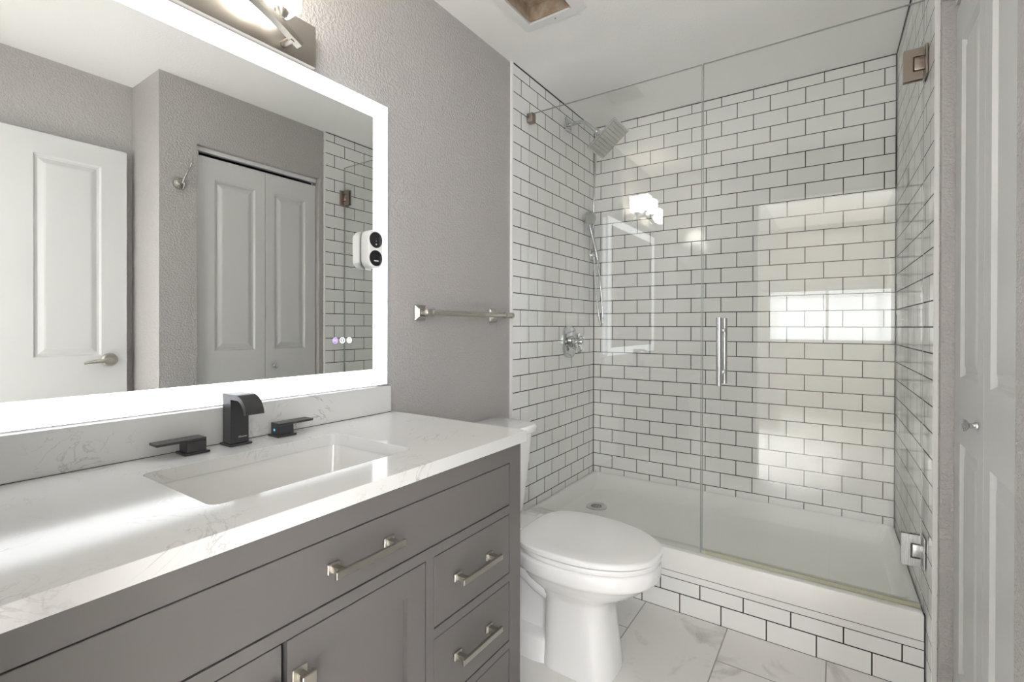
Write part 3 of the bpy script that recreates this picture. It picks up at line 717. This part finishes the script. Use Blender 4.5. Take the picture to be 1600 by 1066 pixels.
i_ = [(MY0 + bw_, MZ0 + bh_), (MY1 - bw_, MZ0 + bh_), (MY1 - bw_, MZ1 - bh_), (MY0 + bw_, MZ1 - bh_)]
for k in range(4):
    q = (k + 1) % 4
    for xx in (MX - 0.0004, MX):
        mb.face([Vector((xx, *o_[k])), Vector((xx, *o_[q])), Vector((xx, *i_[q])), Vector((xx, *i_[k]))])
    mb.face([Vector((MX, *i_[k])), Vector((MX, *i_[q])), Vector((MX - 0.0004, *i_[q])), Vector((MX - 0.0004, *i_[k]))])
bmesh.ops.remove_doubles(mb.bm, verts=mb.bm.verts, dist=1e-6)
lab(build('light_band', mb, M_band, mi), 'glowing frosted border')
def ringmesh(mb, yc, zc, r0, r1, x0, x1, n=32):
    mb.loft([[Vector((x0, yc + r*cos(2*pi*i/n), zc + r*sin(2*pi*i/n))) for i in range(n)] for r, x0 in ((r0, x0), (r0, x1), (r1, x1), (r1, x0))], False, False)
for y, mt, kind in ((-1.901, M_btnv, 0), (-1.876, M_btn, 1), (-1.851, M_btn, 2)):
    mb = MB(); zc = 1.1125
    ringmesh(mb, y, zc, 0.0092, 0.0070, MX - 0.0005, MX + 0.0002)
    if kind == 0: mb.box((MX - 0.0005, y - 0.0048, zc - 0.0042), (MX + 0.0002, y + 0.0048, zc + 0.0042))
    elif kind == 1: mb.cyl((MX - 0.0005, y, zc + 0.0028), (MX + 0.0002, y, zc + 0.0028), 0.0024, n=14); mb.cyl((MX - 0.0005, y, zc - 0.0028), (MX + 0.0002, y, zc - 0.0028), 0.0024, n=14)
    else: ringmesh(mb, y, zc, 0.0050, 0.0036, MX - 0.0005, MX + 0.0002); mb.cyl((MX - 0.0005, y, zc), (MX + 0.0002, y, zc), 0.0016, n=12)
    lab(build('touch_button', mb, mt, mi), ('violet touch icon', 'white touch icon with two dots', 'white touch icon with a ring')[kind])

# white two-lens device stuck to the mirror
dv = thing('wall_camera', 'small white device with two round black windows stuck on the mirror', 'camera', (MX, -1.782, 1.34))
DYC, DZC, DW, DH = -1.782, 1.398, 0.0285, 0.060
def stad(x, k, dy=0.0):
    pts = []
    n = 4.0
    for i in range(48):
        a = 2*pi*i/48; c, s = cos(a), sin(a); rad = 0.024*k
        # stadium-like rounded rectangle
        yy = (DW*k - rad)*(1 if c >= 0 else -1) + rad*c; zz = (DH*k - rad)*(1 if s >= 0 else -1) + rad*s
        pts.append(Vector((x, DYC + yy, DZC + zz)))
    return pts
mb = MB(); mb.loft([stad(MX + 0.0004, 0.93), stad(MX + 0.004, 0.99), stad(MX + 0.006, 1.0), stad(MX + 0.032, 1.0), stad(MX + 0.0375, 0.96), stad(MX + 0.039, 0.90)])
build('shell', mb, M_plw, dv, 35)
for zz, nm_ in ((DZC + 0.0285, 0), (DZC - 0.0285, 1)):
    mb = MB(); xx = MX + 0.0385; mb.lathe_axis((xx, DYC, zz), (xx + 0.0025, DYC, zz), [(0, 0.0250), (0.5, 0.0250), (1, 0.0225)], 36)
    ln = lab(build('lens_window', mb, M_blackg, dv, 30), 'round black window')
    mb = MB()
    if nm_ == 1:
        for k in range(5): mb.box((xx + 0.0024, DYC - 0.0085 + k*0.0036, zz - 0.0105), (xx + 0.0028, DYC - 0.0085 + k*0.0036 + 0.0026, zz - 0.0065))
        lab(build('printed_mark', mb, M_markw, ln), 'tiny white lettering, too small to read')
    else:
        mb.cyl((xx + 0.0024, DYC, zz - 0.004), (xx + 0.0028, DYC, zz - 0.004), 0.0016, n=12); mb.cyl((xx + 0.0024, DYC, zz - 0.014), (xx + 0.0028, DYC, zz - 0.014), 0.0028, n=12)
        build('sensor_dot', mb, M_mark, ln)
mb = MB(); mb.box((MX + 0.0004, DYC - 0.012, DZC - DH - 0.0045), (MX + 0.004, DYC + 0.012, DZC - DH + 0.004), 0.001, 1); build('tab', mb, M_plw, dv)

# ------------------------------------------------------------------ vanity light
PY0, PY1, PZ0, PZ1 = -2.684, -1.966, 1.895, 2.012
vy = (PY0 + PY1) / 2
vl_ = thing('vanity_light', 'brushed nickel wall light with lit glass shades above the mirror', 'light', (0.0, vy, 1.95))
mb = MB(); mb.box((-0.009, PY0, PZ0), (0.030, PY1, PZ1), 0.002, 2); build('back_plate', mb, M_nickv, vl_, 40)
AY = 0.280
def arch(t): return Vector((0.078 + 0.012*(1 - t*t), vy + t*AY, 1.905 + 0.075*(1 - t*t)))
mb = MB()
N = 40; rings = []
for i in range(N + 1):
    t = -1 + 2*i/N; p = arch(t); hw = 0.0075 if abs(t) < 0.9 else 0.0075*(1 - (abs(t) - 0.9)*3)
    tz = Vector((0, -(-2*t*0.075), AY)).normalized()   # normal of the arch in the yz plane
    tz = Vector((0, 2*t*0.075, AY)).normalized()
    rings.append([p + Vector((sx*0.011, 0, 0)) + tz*sz*hw for sx, sz in ((-1, -1), (1, -1), (1, 1), (-1, 1))])
mb.loft(rings)
for t in (-0.93, 0.93):
    p = arch(t); mb.cyl((0.028, p.y, p.z), (p.x, p.y, p.z), 0.009, n=18)
build('arm', mb, M_arm, vl_, 30)
sh0 = None
for t in (0.80, 0.27, -0.27, -0.80):
    p = arch(t)
    if sh0 is None:
        c0 = p.copy()
        mb = MB(); b0 = p + Vector((0, 0, 0.040))
        # open square-ish glass cup
        def sqz(h_, z):
            r = 0.012; pts = []
            for cx_, cy_, a0 in ((h_-r, h_-r, 0), (-h_+r, h_-r, 90), (-h_+r, -h_+r, 180), (h_-r, -h_+r, 270)):
                for i in range(5):
                    a = radians(a0 + 22.5*i); pts.append(b0 + Vector((cx_ + r*cos(a), cy_ + r*sin(a), z)))
            return pts
        mb.loft([sqz(0.034, 0.0), sqz(0.038, 0.003), sqz(0.041, 0.110), sqz(0.037, 0.110), sqz(0.033, 0.008)], True, True)
        sh0 = build('glass_shade', mb, M_shade, vl_, 40); sh0['label'] = 'lit frosted glass shade'
        mb = MB(); mb.lathe_axis(p + Vector((0, 0, 0.006)), p + Vector((0, 0, 0.041)), [(0, 0.008), (0.2, 0.011), (0.35, 0.008), (0.55, 0.015), (0.85, 0.0205), (1, 0.0205)], 24)
        build('socket_cup', mb, M_nick, sh0, 40)
    else:
        dup(sh0, vl_, sh0.location + (p - c0))

# ------------------------------------------------------------------ towel bar
tb = thing('towel_bar', 'brushed nickel towel bar on the grey wall beside the shower', 'towel bar', (-0.01, -1.285, 1.205))
for yy in (-1.513, -1.057):
    mb = MB()
    hf = [(0.0, 0.0285), (0.004, 0.0285), (0.007, 0.026), (0.012, 0.017), (0.016, 0.014)]
    mb.loft([[Vector((-0.010 + x, yy + sx*h_, 1.205 + sz*h_)) for sx, sz in ((-1,-1),(1,-1),(1,1),(-1,1))] for x, h_ in hf])
    bk = build('bracket', mb, M_nick, tb, None, 0.0008)
    mb = MB(); mb.lathe_axis((0.004, yy, 1.205), (0.060, yy, 1.205), [(0, 0.012), (0.15, 0.009), (0.45, 0.0085), (0.7, 0.011), (1, 0.012)], 20); mb.sphere((0.060, yy, 1.205), 0.0145); build('post', mb, M_nick, bk, 50)
mb = MB(); mb.cyl((0.060, -1.530, 1.205), (0.060, -1.020, 1.205), 0.0105, n=20)
for yy, s in ((-1.530, -1), (-1.020, 1)):
    mb.lathe_axis((0.060, yy, 1.205), (0.060, yy + s*0.006, 1.205), [(0, 0.0125), (1, 0.0125)], 18); mb.sphere((0.060, yy + s*0.014, 1.205), 0.0135)
build('bar', mb, M_nick, tb, 50)

# ------------------------------------------------------------------ robe hook (seen in the mirror)
rh_ = thing('robe_hook', 'satin nickel robe hook on the grey wall beside the closet doors', 'hook', (XW, -1.735, 1.87))
mb = MB(); mb.lathe_axis((XW, -1.735, 1.868), (XW - 0.016, -1.735, 1.868), [(0, 0.030), (0.3, 0.029), (0.6, 0.022), (0.8, 0.012), (1, 0.010)], 32); build('rosette', mb, M_hook, rh_, 40)
mb = MB(); mb.tube(bez([Vector(p) for p in ((XW - 0.012, -1.735, 1.868), (XW - 0.035, -1.735, 1.862), (XW - 0.055, -1.733, 1.885), (XW - 0.075, -1.722, 1.93), (XW - 0.083, -1.712, 1.958))], 8), 0.0042, 12); mb.sphere((XW - 0.083, -1.712, 1.960), 0.007); build('upper_prong', mb, M_hook, rh_, 50)
mb = MB(); mb.tube(bez([Vector(p) for p in ((XW - 0.012, -1.735, 1.862), (XW - 0.022, -1.735, 1.842), (XW - 0.040, -1.735, 1.832), (XW - 0.056, -1.735, 1.842), (XW - 0.060, -1.735, 1.856))], 8), 0.0040, 12); mb.sphere((XW - 0.060, -1.735, 1.857), 0.006); build('lower_prong', mb, M_hook, rh_, 50)

# ------------------------------------------------------------------ exhaust fan
ef = thing('exhaust_fan', 'ceiling exhaust fan with its grille off, rusty housing showing', 'exhaust fan', ((fx0 + fx1)/2, (fy0 + fy1)/2, CZ))
mb = MB()
fo = rr(0.180, 0.462, -1.353, -1.072, 0.02, CZ - 0.0005, 4); fo2 = rr(0.183, 0.459, -1.350, -1.075, 0.02, CZ - 0.008, 4)
fi2 = rr(fx0, fx1, fy0, fy1, 0.003, CZ - 0.009, 4); fi = rr(fx0, fx1, fy0, fy1, 0.003, CZ + 0.002, 4)
mb.loft([fo, fo2, fi2, fi], False, False); build('frame', mb, M_trimw, ef, 40)
mb = MB()
h0 = rr(fx0 + 0.0008, fx1 - 0.0008, fy0 + 0.0008, fy1 - 0.0008, 0.003, CZ + 0.002, 4); h1 = rr(fx0 + 0.0008, fx1 - 0.0008, fy0 + 0.0008, fy1 - 0.0008, 0.003, CZ + 0.062, 4)
mb.loft([h0, h1], False, True); lab(build('housing', mb, M_rust, ef), 'rusty brown metal housing')
mb = MB(); mb.cyl((0.330, -1.098, CZ - 0.0085), (0.330, -1.098, CZ - 0.0105), 0.0035, n=14); build('screw', mb, M_nick, ef, 40)

# ------------------------------------------------------------------ toilet
TY = -1.275
to = thing('toilet', 'white two-piece toilet with a closed lid beside the vanity', 'toilet', (0.40, TY, 0.0))
def egg(z, xc, af, ab, wd, nf=2.1, nb=2.6, n=64):
    pts = []
    for i in range(n):
        a = 2*pi*i/n; c, s = cos(a), sin(a); e = nf if c >= 0 else nb; r = af if c >= 0 else ab
        pts.append(Vector((xc + r*math.copysign(abs(c)**(2/e), c), TY + wd*math.copysign(abs(s)**(2/e), s), z)))
    return pts
mb = MB()
S = [(0.0, .545, .128, .118, .106, 3.0, 5), (0.012, .545, .130, .118, .107, 3.0, 5), (0.10, .542, .120, .112, .103, 3.0, 5), (0.18, .540, .112, .108, .099, 3.0, 5), (0.235, .540, .112, .110, .099, 2.8, 4.5),
     (0.262, .540, .135, .125, .114, 2.5, 3.6), (0.284, .540, .178, .160, .138, 2.3, 3.0), (0.306, .540, .216, .193, .158, 2.15, 2.7), (0.328, .540, .241, .210, .172, 2.1, 2.6),
     (0.340, .540, .256, .222, .180, 2.1, 2.6), (0.346, .540, .264, .230, .186, 2.1, 2.6), (0.354, .540, .267, .233, .1885, 2.1, 2.6), (0.384, .540, .269, .236, .1895, 2.1, 2.6), (0.392, .540, .266, .234, .187, 2.1, 2.6), (0.395, .540, .258, .230, .180, 2.1, 2.6)]
mb.loft([egg(z, xc, af, ab, wd, nf, nb) for z, xc, af, ab, wd, nf, nb in S])
# rear: foot, trap body and the deck that carries the tank
S2 = [(0.0, .30, .16, .17, .104, 6, 5), (0.070, .30, .16, .17, .101, 6, 5), (0.082, .30, .16, .165, .092, 6, 5), (0.090, .30, .16, .16, .052, 6, 5), (0.20, .31, .16, .16, .046, 6, 4), (0.28, .31, .17, .20, .075, 6, 4),
      (0.330, .30, .18, .24, .115, 6, 4), (0.362, .28, .20, .245, .150, 6, 5), (0.386, .28, .20, .25, .160, 6, 5), (0.392, .28, .20, .245, .156, 6, 5)]
mb.loft([egg(z, xc, af, ab, wd, nf, nb) for z, xc, af, ab, wd, nf, nb in S2])
for s in (-1, 1):
    mb.tube(bez([Vector(p) for p in ((0.50, TY + s*0.040, 0.225), (0.42, TY + s*0.048, 0.245), (0.35, TY + s*0.052, 0.285), (0.27, TY + s*0.050, 0.315), (0.20, TY + s*0.045, 0.29), (0.17, TY + s*0.04, 0.22))], 8), 0.040, 20)
build('bowl', mb, M_cer, to, 50)
mb = MB()
mb.loft([egg(0.3955, .535, .265, .20, .181), egg(0.399, .535, .272, .205, .187), egg(0.408, .535, .274, .205, .188), egg(0.4125, .535, .270, .203, .185)]); build('seat', mb, M_cer, to, 40)
mb = MB()
mb.loft([egg(0.4145, .535, .268, .195, .183, 2.1, 3.2), egg(0.418, .535, .276, .200, .189, 2.1, 3.2), egg(0.430, .535, .277, .200, .189, 2.1, 3.2), egg(0.4335, .535, .274, .197, .186, 2.1, 3.2), egg(0.4350, .535, .266, .190, .179, 2.1, 3.2), egg(0.4365, .535, .20, .14, .13, 2.1, 3.2)]); build('lid', mb, M_cer, to, 40)
for s in (-1, 1):
    mb = MB(); mb.box((0.315, TY + s*0.078 - 0.016, 0.393), (0.355, TY + s*0.078 + 0.016, 0.428), 0.006, 3); build('lid_hinge', mb, M_plw, to, 40)
def tk(z, x0, x1, hw, n=7):
    pts = []
    for i in range(64):
        a = 2*pi*i/64; c, s = cos(a), sin(a)
        pts.append(Vector(((x0+x1)/2 + (x1-x0)/2*math.copysign(abs(c)**(2/n), c), TY + hw*math.copysign(abs(s)**(2/n), s), z)))
    return pts
mb = MB(); mb.loft([tk(0.393, 0.045, 0.195, 0.155), tk(0.400, 0.035, 0.205, 0.167), tk(0.55, 0.022, 0.218, 0.188), tk(0.716, 0.015, 0.226, 0.212)]); tkb = build('tank', mb, M_cer, to, 40)
mb = MB(); mb.loft([tk(0.7165, 0.010, 0.232, 0.218), tk(0.722, 0.004, 0.240, 0.228), tk(0.742, 0.004, 0.241, 0.229), tk(0.751, 0.008, 0.236, 0.224), tk(0.754, 0.02, 0.222, 0.208)]); build('tank_lid', mb, M_cer, to, 40)
for s in (-1, 1):
    mb = MB(); mb.lathe_axis((0.30, TY + s*0.094, 0.081), (0.30, TY + s*0.094, 0.098), [(0, 0.011), (0.6, 0.010), (1, 0.005)], 18); build('bolt_cap', mb, M_plw, to, 40)
